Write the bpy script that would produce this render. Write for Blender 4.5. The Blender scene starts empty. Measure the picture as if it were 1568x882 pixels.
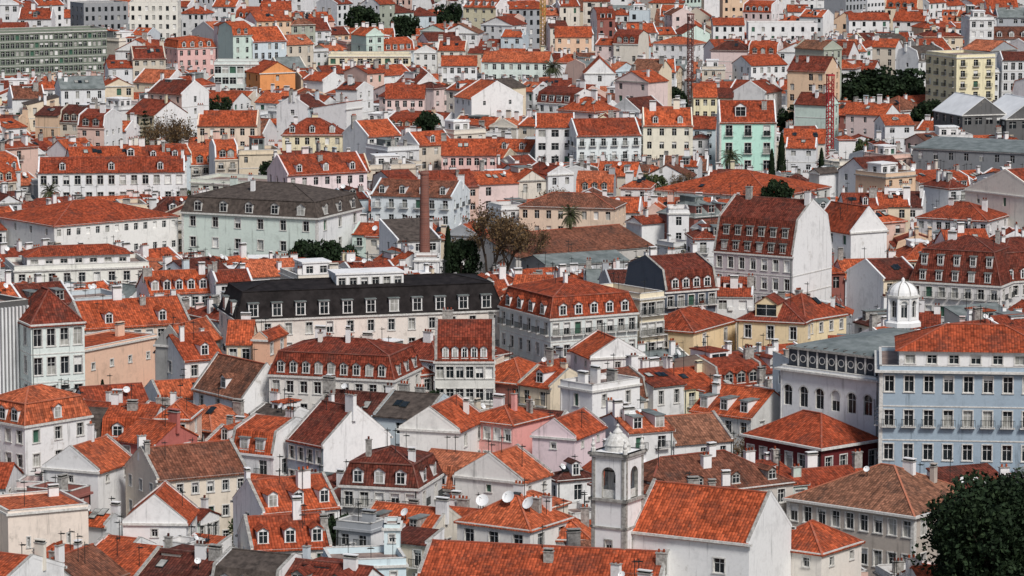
import bpy, math, random
import numpy as np
from mathutils import Vector
R=random.Random(11)
# ------------------------------------------------------------------ survey helpers
# The town stands on a gentle plain (z about 0); the viewpoint is a 90 m hill top at the origin.
F=5578.0; CU,CV=784.0,441.0; CAMZ=90.0
TH=math.atan(741/5578.0); ct,st=math.cos(TH),math.sin(TH)
def at(u,v,z):
    a=(u-CU)/F; b=(CV-v)/F
    d=(a,b*st+ct,b*ct-st); k=(z-CAMZ)/d[2]
    return d[0]*k,d[1]*k
def proj(x,y,z):
    dz=z-CAMZ; fw=y*ct-dz*st; up=y*st+dz*ct
    return CU+F*x/fw, CV-F*up/fw
def ground(x,y):
    g=0.7*math.sin(x*.021+1)*math.cos(y*.017)+.5*math.sin(y*.031+x*.013)
    return g+max(0,min(y,1900)-1000)*0.008-1.0
# ------------------------------------------------------------------ materials
def newmat(name):
    m=bpy.data.materials.new(name); m.use_nodes=True
    nt=m.node_tree; nt.nodes.clear()
    out=nt.nodes.new('ShaderNodeOutputMaterial'); b=nt.nodes.new('ShaderNodeBsdfPrincipled')
    nt.links.new(b.outputs[0],out.inputs[0]); return m,nt,b
def N(nt,t,**k):
    n=nt.nodes.new(t)
    for a,v in k.items(): setattr(n,a,v)
    return n
def math_(nt,op,a,b=None,c=None):
    n=N(nt,'ShaderNodeMath',operation=op)
    for i,x in enumerate((a,b,c)):
        if x is None: continue
        if isinstance(x,(int,float)): n.inputs[i].default_value=x
        else: nt.links.new(x,n.inputs[i])
    return n.outputs[0]
def mix(nt,fac,a,b,mode='MIX'):
    n=N(nt,'ShaderNodeMix',data_type='RGBA',blend_type=mode)
    for s,x in ((n.inputs[0],fac),(n.inputs[6],a),(n.inputs[7],b)):
        if isinstance(x,(int,float)): s.default_value=x
        elif isinstance(x,tuple): s.default_value=(x[0],x[1],x[2],1)
        else: nt.links.new(x,s)
    return n.outputs[2]
def ramp(nt,x,stops,interp='LINEAR'):
    n=N(nt,'ShaderNodeValToRGB'); cr=n.color_ramp; cr.interpolation=interp
    while len(cr.elements)>1: cr.elements.remove(cr.elements[-1])
    for i,(p,c) in enumerate(stops):
        if isinstance(c,(int,float)): c=(c,c,c)
        e=cr.elements[0] if i==0 else cr.elements.new(p)
        e.position=p; e.color=(c[0],c[1],c[2],1)
    nt.links.new(x,n.inputs[0]); return n.outputs[0]
def coords(nt,scale=(1,1,1),src='Object'):
    tc=N(nt,'ShaderNodeTexCoord'); oi=N(nt,'ShaderNodeObjectInfo')
    mp=N(nt,'ShaderNodeMapping'); mp.inputs['Scale'].default_value=scale
    nt.links.new(tc.outputs[src],mp.inputs[0])
    r=math_(nt,'MULTIPLY',oi.outputs['Random'],97.0)
    cb=N(nt,'ShaderNodeCombineXYZ'); nt.links.new(r,cb.inputs[0]); nt.links.new(r,cb.inputs[1]); nt.links.new(r,cb.inputs[2])
    nt.links.new(cb.outputs[0],mp.inputs['Location'])
    return mp.outputs[0],oi
def noise(nt,vec,scale,detail=4,rough=.6):
    n=N(nt,'ShaderNodeTexNoise'); n.inputs['Scale'].default_value=scale
    n.inputs['Detail'].default_value=min(detail,4); n.inputs['Roughness'].default_value=rough
    nt.links.new(vec,n.inputs['Vector']); return n.outputs[0]
def bump(nt,b,h,dist,strength=1):
    n=N(nt,'ShaderNodeBump'); n.inputs['Distance'].default_value=dist; n.inputs['Strength'].default_value=strength
    nt.links.new(h,n.inputs['Height']); nt.links.new(n.outputs[0],b.inputs['Normal'])
def wall_mat(name,base=None,grime=1.0):
    m,nt,b=newmat(name)
    v,oi=coords(nt); vs,_=coords(nt,(1.4,1.4,.12))
    col=oi.outputs['Color'] if base is None else base
    n1=noise(nt,v,.3,4,.7); n2=noise(nt,vs,1.0,4,.7); n3=noise(nt,v,2.2,3,.7)
    g1=ramp(nt,n1,[(.28,.6),(.47,1.0),(.8,.95)]); g2=ramp(nt,n2,[(.28,.42),(.43,.97),(1,1.0)]); g3=ramp(nt,n3,[(.2,.8),(.55,1.0)])
    c=mix(nt,.55*grime,col,g1,'MULTIPLY'); c=mix(nt,.7*grime,c,g2,'MULTIPLY'); c=mix(nt,.5,c,g3,'MULTIPLY')
    st_=ramp(nt,n1,[(.61,0.0),(.70,.5)])
    c=mix(nt,math_(nt,'MULTIPLY',st_,ramp(nt,n3,[(.42,0),(.6,1)])),c,(.30,.27,.23))
    nt.links.new(c,b.inputs['Base Color']); b.inputs['Roughness'].default_value=.9
    b.inputs['Specular IOR Level'].default_value=.2
    return m
def tile_mat(name,stops,lich=1.0,dark=(.06,.04,.035)):
    # the tone of each roof (fired clay hue) is carried in the alpha of the object colour
    m,nt,b=newmat(name)
    v,oi=coords(nt); tc=N(nt,'ShaderNodeTexCoord')
    sp=N(nt,'ShaderNodeSeparateXYZ'); nt.links.new(tc.outputs['UV'],sp.inputs[0])
    U=math_(nt,'MULTIPLY',sp.outputs[0],1/.36); V=math_(nt,'MULTIPLY',sp.outputs[1],1/.42)
    cb=N(nt,'ShaderNodeCombineXYZ'); nt.links.new(math_(nt,'FLOOR',U),cb.inputs[0]); nt.links.new(math_(nt,'FLOOR',V),cb.inputs[1])
    wn=N(nt,'ShaderNodeTexWhiteNoise'); nt.links.new(cb.outputs[0],wn.inputs[0])
    base=ramp(nt,oi.outputs['Alpha'],stops)
    # strips of replaced tiles
    cb2=N(nt,'ShaderNodeCombineXYZ'); nt.links.new(math_(nt,'FLOOR',math_(nt,'MULTIPLY',sp.outputs[0],.62)),cb2.inputs[0]); nt.links.new(math_(nt,'FLOOR',math_(nt,'MULTIPLY',sp.outputs[1],.2)),cb2.inputs[1]); nt.links.new(oi.outputs['Random'],cb2.inputs[2])
    wn2=N(nt,'ShaderNodeTexWhiteNoise'); nt.links.new(cb2.outputs[0],wn2.inputs[0])
    mpu=N(nt,'ShaderNodeMapping'); mpu.inputs['Scale'].default_value=(1.6,.22,1); nt.links.new(tc.outputs['UV'],mpu.inputs[0])
    streak=noise(nt,mpu.outputs[0],1.0,4,.7)
    n1=noise(nt,v,.32,4,.75); n2=noise(nt,v,1.9,4,.7)
    tv=ramp(nt,wn.outputs[0],[(0,.45),(.5,1.0),(1,1.5)])
    c=mix(nt,.8,base,tv,'MULTIPLY')
    c=mix(nt,.85,c,ramp(nt,streak,[(.3,.45),(.53,1.0),(.8,1.15)]),'MULTIPLY')
    c=mix(nt,.3,c,ramp(nt,wn2.outputs[0],[(0,.45),(.7,1.0),(1,1.3)]),'MULTIPLY')
    c=mix(nt,ramp(nt,n1,[(.48,0.0),(.73,.75*lich)]),c,dark)
    c=mix(nt,ramp(nt,n2,[(.56,0.0),(.80,.55*lich)]),c,(.30,.16,.10))
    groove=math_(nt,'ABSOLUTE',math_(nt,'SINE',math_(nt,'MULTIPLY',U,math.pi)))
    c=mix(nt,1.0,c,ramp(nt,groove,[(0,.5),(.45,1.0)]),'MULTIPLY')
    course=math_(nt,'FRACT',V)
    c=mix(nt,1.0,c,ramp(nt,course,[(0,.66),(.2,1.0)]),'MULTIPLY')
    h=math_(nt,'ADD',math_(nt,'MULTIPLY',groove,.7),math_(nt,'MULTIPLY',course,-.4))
    nt.links.new(c,b.inputs['Base Color']); b.inputs['Roughness'].default_value=.9
    b.inputs['Specular IOR Level'].default_value=.15
    bump(nt,b,h,.08,.8); return m
def plain(name,c1,c2,rough=.7,scale=1.5,metal=0,bmp=0,spec=.4):
    m,nt,b=newmat(name); v,oi=coords(nt)
    n=noise(nt,v,scale,4,.65)
    nt.links.new(ramp(nt,n,[(.35,c1),(.65,c2)]),b.inputs['Base Color'])
    b.inputs['Roughness'].default_value=rough; b.inputs['Metallic'].default_value=metal
    b.inputs['Specular IOR Level'].default_value=spec
    if bmp: bump(nt,b,n,bmp,.5)
    return m
def ridge_mat():
    m,nt,b=newmat('ridge_tile'); v,oi=coords(nt)
    c=mix(nt,ramp(nt,noise(nt,v,1.1,4,.75),[(.45,0.0),(.7,.5)]),ramp(nt,oi.outputs['Alpha'],[(p,tuple(x*.8+.006 for x in c)) for p,c in red]),(.32,.21,.16))
    nt.links.new(c,b.inputs['Base Color']); b.inputs['Roughness'].default_value=.9; return m
red=[(0,(.11,.033,.024)),(.2,(.22,.047,.027)),(.45,(.38,.076,.032)),(.75,(.50,.108,.042)),(1,(.53,.175,.09))]
MATS=[wall_mat('painted_render'),
 wall_mat('white_render',(.80,.80,.795)),
 plain('limestone_trim',(.46,.45,.42),(.70,.69,.66),.8,3),
 tile_mat('terracotta_tile',red,.85),
 tile_mat('old_terracotta_tile',[(0,(.15,.058,.038)),(.5,(.22,.085,.052)),(1,(.28,.13,.08))],1.1,(.05,.04,.035)),
 plain('slate_sheet',(.010,.008,.008),(.026,.022,.022),.8,.8,0,.01,.15),
 plain('zinc_sheet',(.11,.13,.125),(.22,.245,.24),.6,.5,0,.01,.3),
 plain('window_glass',(.004,.007,.009),(.026,.033,.037),.12,.5,0,0,.5),
 plain('window_curtain',(.22,.22,.20),(.45,.45,.42),.5,.7),
 plain('window_frame_paint',(.64,.64,.62),(.78,.78,.76),.6),
 plain('wrought_iron',(.012,.015,.014),(.026,.03,.028),.6),
 ridge_mat(),
 plain('shutter_paint',(.03,.09,.06),(.06,.15,.1),.6),
 plain('terrace_deck',(.16,.12,.11),(.34,.25,.21),.9,.5),
 plain('white_sheet_metal',(.66,.67,.67),(.79,.80,.80),.45,.3),
 plain('grey_brown_shingle',(.045,.036,.031),(.11,.088,.075),.85,1.2,0,.03,.2),
 plain('navy_panel',(.02,.025,.035),(.05,.06,.075),.6),
 plain('weathered_stone',(.20,.19,.175),(.42,.41,.38),.85,2.5,0,.02),
]
WALL,PLAST,TRIM,TILE,OLD,SLATE,ZINC,GLASS,CURT,FRAME,IRON,RIDGE,SHUT,DECK,WMET,SHING,NAVY,STONE=range(18)
# ------------------------------------------------------------------ mesh builder
class MB:
    def __init__(s): s.V=[]; s.F=[]; s.M=[]
    def poly(s,pts,m):
        i=len(s.V); s.V.extend(pts); s.F.append(tuple(range(i,i+len(pts)))); s.M.append(m)
    def box(s,x0,x1,y0,y1,z0,z1,m,bottom=True):
        a=(x0,y0,z0);b=(x1,y0,z0);c=(x1,y1,z0);d=(x0,y1,z0);e=(x0,y0,z1);f=(x1,y0,z1);g=(x1,y1,z1);h=(x0,y1,z1)
        for q in ((e,f,g,h),(a,b,f,e),(b,c,g,f),(c,d,h,g),(d,a,e,h)): s.poly(q,m)
        if bottom: s.poly((d,c,b,a),m)
    def beam(s,p,q,wd,ht,m,lift=0):
        dx,dy=q[0]-p[0],q[1]-p[1]; L=math.hypot(dx,dy)
        if L<1e-4: nx,ny=1,0
        else: nx,ny=-dy/L,dx/L
        k=wd/2
        a=[(p[0]+nx*k,p[1]+ny*k,p[2]+lift),(p[0]-nx*k,p[1]-ny*k,p[2]+lift),(q[0]-nx*k,q[1]-ny*k,q[2]+lift),(q[0]+nx*k,q[1]+ny*k,q[2]+lift)]
        t=[(x,y,z+ht) for x,y,z in a]
        s.poly(t,m); s.poly(a[::-1],m)
        for i in range(4):
            j=(i+1)%4; s.poly((a[i],a[j],t[j],t[i]),m)
    def slab(s,pts,th,m,edge=None):
        lo=[(x,y,z-th) for x,y,z in pts]; s.poly(pts,m); s.poly(lo[::-1],m)
        n=len(pts)
        for i in range(n):
            j=(i+1)%n; s.poly((lo[i],lo[j],pts[j],pts[i]),m if edge is None else edge)
    def lathe(s,cx,cy,prof,n,m,rot=0):
        for (r0,z0),(r1,z1) in zip(prof,prof[1:]):
            for i in range(n):
                a=rot+2*math.pi*i/n; b=rot+2*math.pi*(i+1)/n
                pts=[(cx+r0*math.cos(a),cy+r0*math.sin(a),z0),(cx+r0*math.cos(b),cy+r0*math.sin(b),z0),(cx+r1*math.cos(b),cy+r1*math.sin(b),z1),(cx+r1*math.cos(a),cy+r1*math.sin(a),z1)]
                if r1<1e-4: pts=pts[:3]
                elif r0<1e-4: pts=[pts[0],pts[2],pts[3]]
                s.poly(pts,m)
    def tube(s,p,q,r0,r1,n,m):
        p=Vector(p);q=Vector(q);d=(q-p)
        if d.length<1e-5: return
        d.normalize(); a=d.orthogonal().normalized(); b=d.cross(a)
        A=[tuple(p+(a*math.cos(2*math.pi*i/n)+b*math.sin(2*math.pi*i/n))*r0) for i in range(n)]
        B=[tuple(q+(a*math.cos(2*math.pi*i/n)+b*math.sin(2*math.pi*i/n))*r1) for i in range(n)]
        for i in range(n):
            j=(i+1)%n; s.poly((A[i],A[j],B[j],B[i]),m)
    def mesh(s,name,mats=None):
        me=bpy.data.meshes.new(name); me.from_pydata(s.V,[],s.F)
        for m in (mats or MATS): me.materials.append(m)
        me.polygons.foreach_set('material_index',s.M)
        me.update()
        n=len(me.polygons); no=np.empty(n*3,'f'); me.polygons.foreach_get('normal',no); no=no.reshape(-1,3)
        tx=-no[:,1]; ty=no[:,0]; l=np.hypot(tx,ty); fl=l<.02
        l[fl]=1; t=np.stack([tx/l,ty/l,np.zeros(n)],1); t[fl]=(1,0,0)
        bb=np.cross(no,t)
        tot=np.empty(n,'i'); me.polygons.foreach_get('loop_total',tot)
        pi=np.repeat(np.arange(n),tot)
        li=np.empty(len(me.loops),'i'); me.loops.foreach_get('vertex_index',li)
        co=np.array(s.V,'f')[li]
        uv=np.stack([(co*t[pi]).sum(1),(co*bb[pi]).sum(1)],1).astype('f')
        ul=me.uv_layers.new(name='UVMap'); ul.data.foreach_set('uv',uv.ravel())
        return me
def emit(mb,name,x,y,yaw=0,col=(.7,.7,.7),mats=None,z=0,tone=None):
    ob=bpy.data.objects.new(name,mb.mesh(name,mats)); ob.location=(x,y,z); ob.rotation_euler=(0,0,yaw)
    ob.color=(col[0],col[1],col[2],R.random() if tone is None else tone); bpy.context.scene.collection.objects.link(ob); return ob
# frames: (ox,oy,tx,ty,nx,ny)
def P(fr,s,o,z): return (fr[0]+fr[2]*s+fr[4]*o, fr[1]+fr[3]*s+fr[5]*o, z)
def fq(mb,fr,s0,s1,z0,z1,o,m): mb.poly((P(fr,s0,o,z0),P(fr,s1,o,z0),P(fr,s1,o,z1),P(fr,s0,o,z1)),m)
def fbox(mb,fr,s0,s1,o0,o1,z0,z1,m,back=False):
    c=[P(fr,s0,o0,z0),P(fr,s1,o0,z0),P(fr,s1,o1,z0),P(fr,s0,o1,z0),P(fr,s0,o0,z1),P(fr,s1,o0,z1),P(fr,s1,o1,z1),P(fr,s0,o1,z1)]
    for q in ((3,2,6,7),(0,3,7,4),(2,1,5,6),(4,7,6,5),(0,1,2,3)): mb.poly([c[i] for i in q],m)
    if back: mb.poly([c[i] for i in (1,0,4,5)],m)
def window(mb,fr,a,b,zb,zt,lod,o,wm):
    rec=.26; r=R.random()
    cl=o.get('closed',.10)
    k=SHUT if r<cl*.35 else (FRAME if r<cl else (CURT if r<cl+.10 else GLASS))
    rm=o.get('revm',TRIM if (lod<2 and o.get('trim',lod==0)) else wm)
    mb.poly((P(fr,a,0,zb),P(fr,a,-rec,zb),P(fr,a,-rec,zt),P(fr,a,0,zt)),rm)
    mb.poly((P(fr,b,0,zb),P(fr,b,-rec,zb),P(fr,b,-rec,zt),P(fr,b,0,zt)),rm)
    mb.poly((P(fr,a,0,zb),P(fr,b,0,zb),P(fr,b,-rec,zb),P(fr,a,-rec,zb)),rm)
    mb.poly((P(fr,a,0,zt),P(fr,b,0,zt),P(fr,b,-rec,zt),P(fr,a,-rec,zt)),rm)
    fq(mb,fr,a,b,zb,zt,-rec,k)
    if k in (GLASS,CURT) and lod<2:
        c=(a+b)/2; f=-rec+.04; bw=.05
        if R.random()<.3: fq(mb,fr,a,b,zb,zb+(zt-zb)*R.uniform(.3,.8) ,-rec+.015,CURT) if R.random()<.4 else fq(mb,fr,a,b,zt-(zt-zb)*R.uniform(.2,.6),zt,-rec+.015,FRAME)
        fq(mb,fr,c-.03,c+.03,zb,zt,f,FRAME)
        zz=zb+(zt-zb)*.66; fq(mb,fr,a,b,zz-.025,zz+.025,f+.005,FRAME)
        if lod==0:
            fq(mb,fr,a,a+bw,zb,zt,f,FRAME); fq(mb,fr,b-bw,b,zb,zt,f,FRAME)
            fq(mb,fr,a,b,zb,zb+bw,f+.005,FRAME); fq(mb,fr,a,b,zt-bw,zt,f+.005,FRAME)
    if o.get('arch'):
        ra=(b-a)/2; zs=zt-ra; c=(a+b)/2
        for i in range(8):
            t0=math.pi*i/8; t1=math.pi*(i+1)/8
            mb.poly((P(fr,c-ra*math.cos(t0),0,zs+ra*math.sin(t0)),P(fr,c-ra*math.cos(t1),0,zs+ra*math.sin(t1)),P(fr,c-ra*math.cos(t1),0,zt),P(fr,c-ra*math.cos(t0),0,zt)),wm)
            R0,R1=ra+.03,ra+.22
            mb.poly((P(fr,c-R0*math.cos(t0),.05,zs+R0*math.sin(t0)),P(fr,c-R0*math.cos(t1),.05,zs+R0*math.sin(t1)),P(fr,c-R1*math.cos(t1),.05,zs+R1*math.sin(t1)),P(fr,c-R1*math.cos(t0),.05,zs+R1*math.sin(t0))),TRIM)
    elif o.get('trim',lod==0):
        t=.14; pr=.05; tm=o.get('tm',TRIM)
        fbox(mb,fr,a-t,a,0,pr,zb,zt,tm); fbox(mb,fr,b,b+t,0,pr,zb,zt,tm)
        fbox(mb,fr,a-t,b+t,0,pr+.02,zt,zt+t,tm); fbox(mb,fr,a-t-.05,b+t+.05,0,.12,zb-.12,zb,tm)
def facade(mb,fr,L,z0,z1,n,rows,ww,lod,o,wm):
    if not rows or n<1: fq(mb,fr,0,L,z0,z1,0,wm); return
    jit=o.get('jit',0)
    zc=z0
    for ri,(zb,zt) in enumerate(rows):
        fq(mb,fr,0,L,zc,zb,0,wm); sc=0
        for i in range(n):
            c=(i+.5)*L/n
            if jit and R.random()<jit: continue
            a,b=c-ww/2,c+ww/2
            fq(mb,fr,sc,a,zb,zt,0,wm); window(mb,fr,a,b,zb,zt,lod,o,wm); sc=b
            if o.get('ac') and R.random()<.12 and lod<2:
                fbox(mb,fr,b+.25,b+1.0,0.02,.32,zb-.1,zb+.45,FRAME,True)
            if o.get('balc') and (len(rows)-1-ri) in o['balc'] and lod<2:
                fbox(mb,fr,a-.35,b+.35,0,.6,zb-.16,zb-.04,TRIM)
                fbox(mb,fr,a-.35,b+.35,.54,.6,zb+.86,zb+.92,IRON,True)
                q=a-.33
                while q<b+.34:
                    fbox(mb,fr,q,q+.05,.55,.59,zb-.04,zb+.86,IRON); q+=.2
        fq(mb,fr,sc,L,zb,zt,0,wm); zc=zt
    fq(mb,fr,0,L,zc,z1,0,wm)
def dormer(mb,fr,s,o,z,w,h,back,style,lod,rm,wm=PLAST):
    fbox(mb,fr,s-w/2,s+w/2,o-back,o,z-.3,z+h,wm)
    g=.17
    fq(mb,fr,s-w/2+g,s+w/2-g,z+.12,z+h-.15,o+.015,GLASS if R.random()<.88 else CURT)
    if lod<2:
        fq(mb,fr,s-.03,s+.03,z+.12,z+h-.15,o+.03,FRAME)
        zz=z+h*.62; fq(mb,fr,s-w/2+g,s+w/2-g,zz-.025,zz+.025,o+.035,FRAME)
        fbox(mb,fr,s-w/2-.06,s+w/2+.06,o,o+.1,z-.02,z+.1,TRIM)
    if style=='g':
        a=.16; r=.42*w/1.2; e=o+.2
        for sg in (-1,1):
            pts=[P(fr,s+sg*(w/2+a),e,z+h-.05),P(fr,s+sg*(w/2+a),o-back-.6,z+h-.05),P(fr,s,o-back-.6,z+h+r),P(fr,s,e,z+h+r)]
            mb.slab(pts,.08,rm)
        mb.poly((P(fr,s-w/2,o,z+h),P(fr,s+w/2,o,z+h),P(fr,s,o,z+h+r-.05)),wm)
    else:
        fbox(mb,fr,s-w/2-.14,s+w/2+.14,o-back,o+.18,z+h,z+h+.12,ZINC if style=='f' else rm)
def chimney(mb,x,y,z,w=.8,d=.55,h=1.6,m=PLAST):
    mb.box(x-w/2,x+w/2,y-d/2,y+d/2,z-1.2,z+h,m,False)
    mb.box(x-w/2-.08,x+w/2+.08,y-d/2-.08,y+d/2+.08,z+h,z+h+.1,STONE)
    if R.random()<.5:
        k=max(1,int(w/.4))
        for i in range(k):
            cx=x-w/2+w*(i+.5)/k; mb.box(cx-.1,cx+.1,y-.1,y+.1,z+h+.1,z+h+.45,TILE,False)
    else:
        mb.box(x-w/2+.05,x+w/2-.05,y-d/2+.05,y+d/2-.05,z+h+.1,z+h+.32,IRON,False); mb.box(x-w/2-.05,x+w/2+.05,y-d/2-.05,y+d/2+.05,z+h+.32,z+h+.42,m)
def antenna(mb,x,y,z):
    h=R.uniform(1.6,3.2); t=.03
    mb.box(x-t,x+t,y-t,y+t,z-.5,z+h,IRON,False)
    for k in range(4):
        l=.42-.05*k; mb.box(x-l,x+l,y-.018+k*.16,y+.018+k*.16,z+h-.35,z+h-.31,IRON)
    mb.box(x-.018,x+.018,y-.2,y+.7,z+h-.4,z+h-.37,IRON)
def dish(mb,x,y,z,r=.5,ang=0):
    mb.box(x-.04,x+.04,y-.04,y+.04,z-.6,z+.3,IRON,False)
    c=Vector((x,y-.12,z+.45)); n=Vector((math.sin(ang)*.8,-math.cos(ang)*.8,.55)).normalized()
    a=n.orthogonal().normalized(); b=n.cross(a); K=14
    for j in range(3):
        r0=r*j/3; r1=r*(j+1)/3; d0=.28*r*(j/3)**2; d1=.28*r*((j+1)/3)**2
        for i in range(K):
            t0=2*math.pi*i/K; t1=2*math.pi*(i+1)/K
            q=lambda rr,dd,t: tuple(c+(a*math.cos(t)+b*math.sin(t))*rr+n*dd)
            pts=[q(r1,d1,t0),q(r1,d1,t1)]
            pts+= [q(0,0,0)] if j==0 else [q(r0,d0,t1),q(r0,d0,t0)]
            mb.poly(pts,WMET)
    mb.tube(tuple(c-b*r*.9),tuple(c+n*r*.9),.025,.025,4,IRON)
def skylight(mb,fr,s,q,k,H):
    f=lambda ss,qq,e: P(fr,ss,-qq,H+k*qq+e)
    w,l=.85,1.1
    mb.poly((f(s-w/2-.1,q-.1,.06),f(s+w/2+.1,q-.1,.06),f(s+w/2+.1,q+l+.1,.06),f(s-w/2-.1,q+l+.1,.06)),IRON)
    mb.poly((f(s-w/2,q,.1),f(s+w/2,q,.1),f(s+w/2,q+l,.1),f(s-w/2,q+l,.1)),CURT if R.random()<.5 else GLASS)
def house(mb,w,D,H,roof='gx',rh=3,**o):
    lod=o.get('lod',1); rm=o.get('rm',TILE); z0=-4
    X,Y=w/2,D/2
    FR={'f':(-X,-Y,1,0,0,-1),'r':(X,-Y,0,1,1,0),'b':(X,Y,-1,0,0,1),'l':(-X,Y,0,-1,-1,0)}
    LL={'f':w,'b':w,'l':D,'r':D}
    ww=o.get('ww',1.05); wh=o.get('wh',1.65); sh=o.get('sh',3.1); mr=o.get('rows',4); sp=o.get('sp',2.6)
    rows=[]; zt=H-o.get('top',.75)
    while len(rows)<mr and zt-wh>1.0: rows.append((zt-wh,zt)); zt-=sh
    rows=rows[::-1]
    nf=o.get('nf',max(1,int(w/sp))); ns=o.get('ns',max(1,int(D/(sp*1.3))) if D>4 else 0)
    cnt={'f':nf,'b':nf if o.get('bw',0) else 0,'l':o.get('nl',ns),'r':o.get('nr',ns)}
    mt={'f':o.get('mf',WALL),'b':WALL,'l':o.get('ml',WALL),'r':o.get('mr_',WALL)}
    for k in 'frbl': facade(mb,FR[k],LL[k],z0,H,cnt[k],rows,ww,lod,o,mt[k])
    if o.get('bands') and lod<2:
        for zb,zt in rows:
            zq=zt+.42
            if zq<H-.6:
                for k in 'flr': fbox(mb,FR[k],-.06,LL[k]+.06,0,.06,zq,zq+.16,TRIM)
    if o.get('quoin') and lod<2:
        for k in 'flr':
            fbox(mb,FR[k],0,.45,.0,.045,z0,H-.4,TRIM); fbox(mb,FR[k],LL[k]-.45,LL[k],.0,.045,z0,H-.4,TRIM)
    elif lod==0 and roof!='gy' and R.random()<.6:
        s=R.choice((.18,w-.3)); fbox(mb,FR['f'],s,s+.11,.02,.13,z0,H-.35,R.choice((ZINC,FRAME,IRON)))
    if o.get('corn',True) and lod<2:
        c=o.get('cw',.25); cm=o.get('cm',TRIM)
        fbox(mb,FR['f'],-c,w+c,0,c,H-.30,H-.03,cm); fbox(mb,FR['b'],-c,w+c,0,c,H-.30,H-.03,cm)
        if roof in('hip','mans','flat'):
            fbox(mb,FR['l'],0,D,0,c,H-.30,H-.03,cm); fbox(mb,FR['r'],0,D,0,c,H-.30,H-.03,cm)
    rz=None; kf=None
    if roof in ('gx','gy','gam','shed'):
        sw=roof=='gy'
        xh,yh=(Y,X) if sw else (X,Y); oh=.35; k=rh/yh
        if roof=='gam':
            hm=o.get('hm',2.8); i=hm*.3
            prof=[(-yh-.15,H),(-yh+i,H+hm),(0,H+hm+rh),(yh-i,H+hm),(yh+.15,H)]
        elif roof=='shed':
            k=rh/(2*yh); prof=[(-yh-oh,H-oh*k),(yh+.1,H+rh)]
        else: prof=[(-yh-oh,H-oh*k),(0,H+rh),(yh+oh,H-oh*k)]
        Q=(lambda x,y,z:(y,x,z)) if sw else (lambda x,y,z:(x,y,z))
        par=o.get('par',False); xe=xh-(.02 if par else -.14)
        for si,((y0,a),(y1,b)) in enumerate(zip(prof,prof[1:])):
            mb.slab([Q(-xe,y0,a+.1),Q(xe,y0,a+.1),Q(xe,y1,b+.1),Q(-xe,y1,b+.1)],.16,rm)
        wk=('f','b') if sw else ('l','r')
        if roof=='shed': ends=[(-yh,H),(yh,H+rh-.05),(yh,H)]
        else: ends=[(-yh,H)]+[(yy,zz-.05) for yy,zz in prof[1:-1]]+[(yh,H)]
        for sg,kk in ((-1,wk[0]),(1,wk[1])): mb.poly([Q(sg*xh,a,b) for a,b in ends],mt[kk])
        if roof=='shed': mb.poly([(-xh,yh,H),(xh,yh,H),(xh,yh,H+rh),(-xh,yh,H+rh)],WALL)
        if par:
            pw=.32; up=.22
            pp=[(-yh-.1,H-.1)]+[(yy,zz) for yy,zz in prof[1:-1]]+[(yh+.1,H-.1)] if roof!='shed' else [(-yh-.1,H),(yh,H+rh)]
            for sg,kk in ((-1,wk[0]),(1,wk[1])):
                for (a,b),(c,d) in zip(pp,pp[1:]):
                    mb.beam(Q(sg*(xh-.13),a,b-.1),Q(sg*(xh-.13),c,d-.1),pw,up+.2,mt[kk])
                    if lod==0: mb.beam(Q(sg*(xh-.13),a,b+up+.1),Q(sg*(xh-.13),c,d+up+.1),pw+.06,.05,STONE)
        if roof!='shed':
            zr=prof[len(prof)//2][1]; mb.beam(Q(-xe,0,zr+.06),Q(xe,0,zr+.06),.28,.12,RIDGE if rm in(TILE,OLD) else rm)
        py=[p[0] for p in prof]; pz=[p[1] for p in prof]
        rz=(lambda x,y:float(np.interp(x,py,pz))+.1) if sw else (lambda x,y:float(np.interp(y,py,pz))+.1)
        if roof=='gx' or roof=='shed': kf=k
    elif roof in('hip','mans'):
        x,y,z=X+.3,Y+.3,H
        if roof=='mans':
            hm=o.get('hm',2.8); i=hm*.3+.1; x,y=X+.12,Y+.12
            xi,yi=X-i,Y-i; zt=H+hm
            c0=[(-x,-y,z+.02),(x,-y,z+.02),(x,y,z+.02),(-x,y,z+.02)]; c1=[(-xi,-yi,zt),(xi,-yi,zt),(xi,yi,zt),(-xi,yi,zt)]
            for a in range(4):
                b=(a+1)%4; mb.poly((c0[a],c0[b],c1[b],c1[a]),rm)
                mb.beam(c0[a],c1[a],.2,.08,RIDGE if rm in(TILE,OLD) else rm)
                mb.beam(c1[a],c1[b],.26,.12,RIDGE if rm in(TILE,OLD) else rm,-.05)
            mb.poly(c0[::-1],TRIM)
            x,y,z=xi,yi,zt
        rm2=o.get('rm2',rm)
        m_=min(x,y); k=rh/m_; e=z if roof=='mans' else z-.3*k
        c=[(-x,-y,e),(x,-y,e),(x,y,e),(-x,y,e)]
        if x>=y: r0,r1=(-(x-y),0,e+m_*k),((x-y),0,e+m_*k)
        else: r0,r1=(0,-(y-x),e+m_*k),(0,(y-x),e+m_*k)
        if abs(x-y)<.05: r1=r0
        if x>=y: fs=[(c[0],c[1],r1,r0),(c[1],c[2],r1),(c[2],c[3],r0,r1),(c[3],c[0],r0)]; hp=[(c[0],r0),(c[1],r1),(c[2],r1),(c[3],r0)]
        else: fs=[(c[0],c[1],r0),(c[1],c[2],r1,r0),(c[2],c[3],r1),(c[3],c[0],r0,r1)]; hp=[(c[0],r0),(c[1],r0),(c[2],r1),(c[3],r1)]
        for f in fs:
            f=[p for i,p in enumerate(f) if i==0 or p!=f[i-1]]
            if len(f)>2: mb.poly(f,rm2)
        mb.poly(c[::-1],TRIM)
        rg=RIDGE if rm2 in(TILE,OLD) else rm2
        for a,b in hp: mb.beam(a,b,.24,.09,rg)
        mb.beam(r0,r1,.28,.12,rg)
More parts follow.
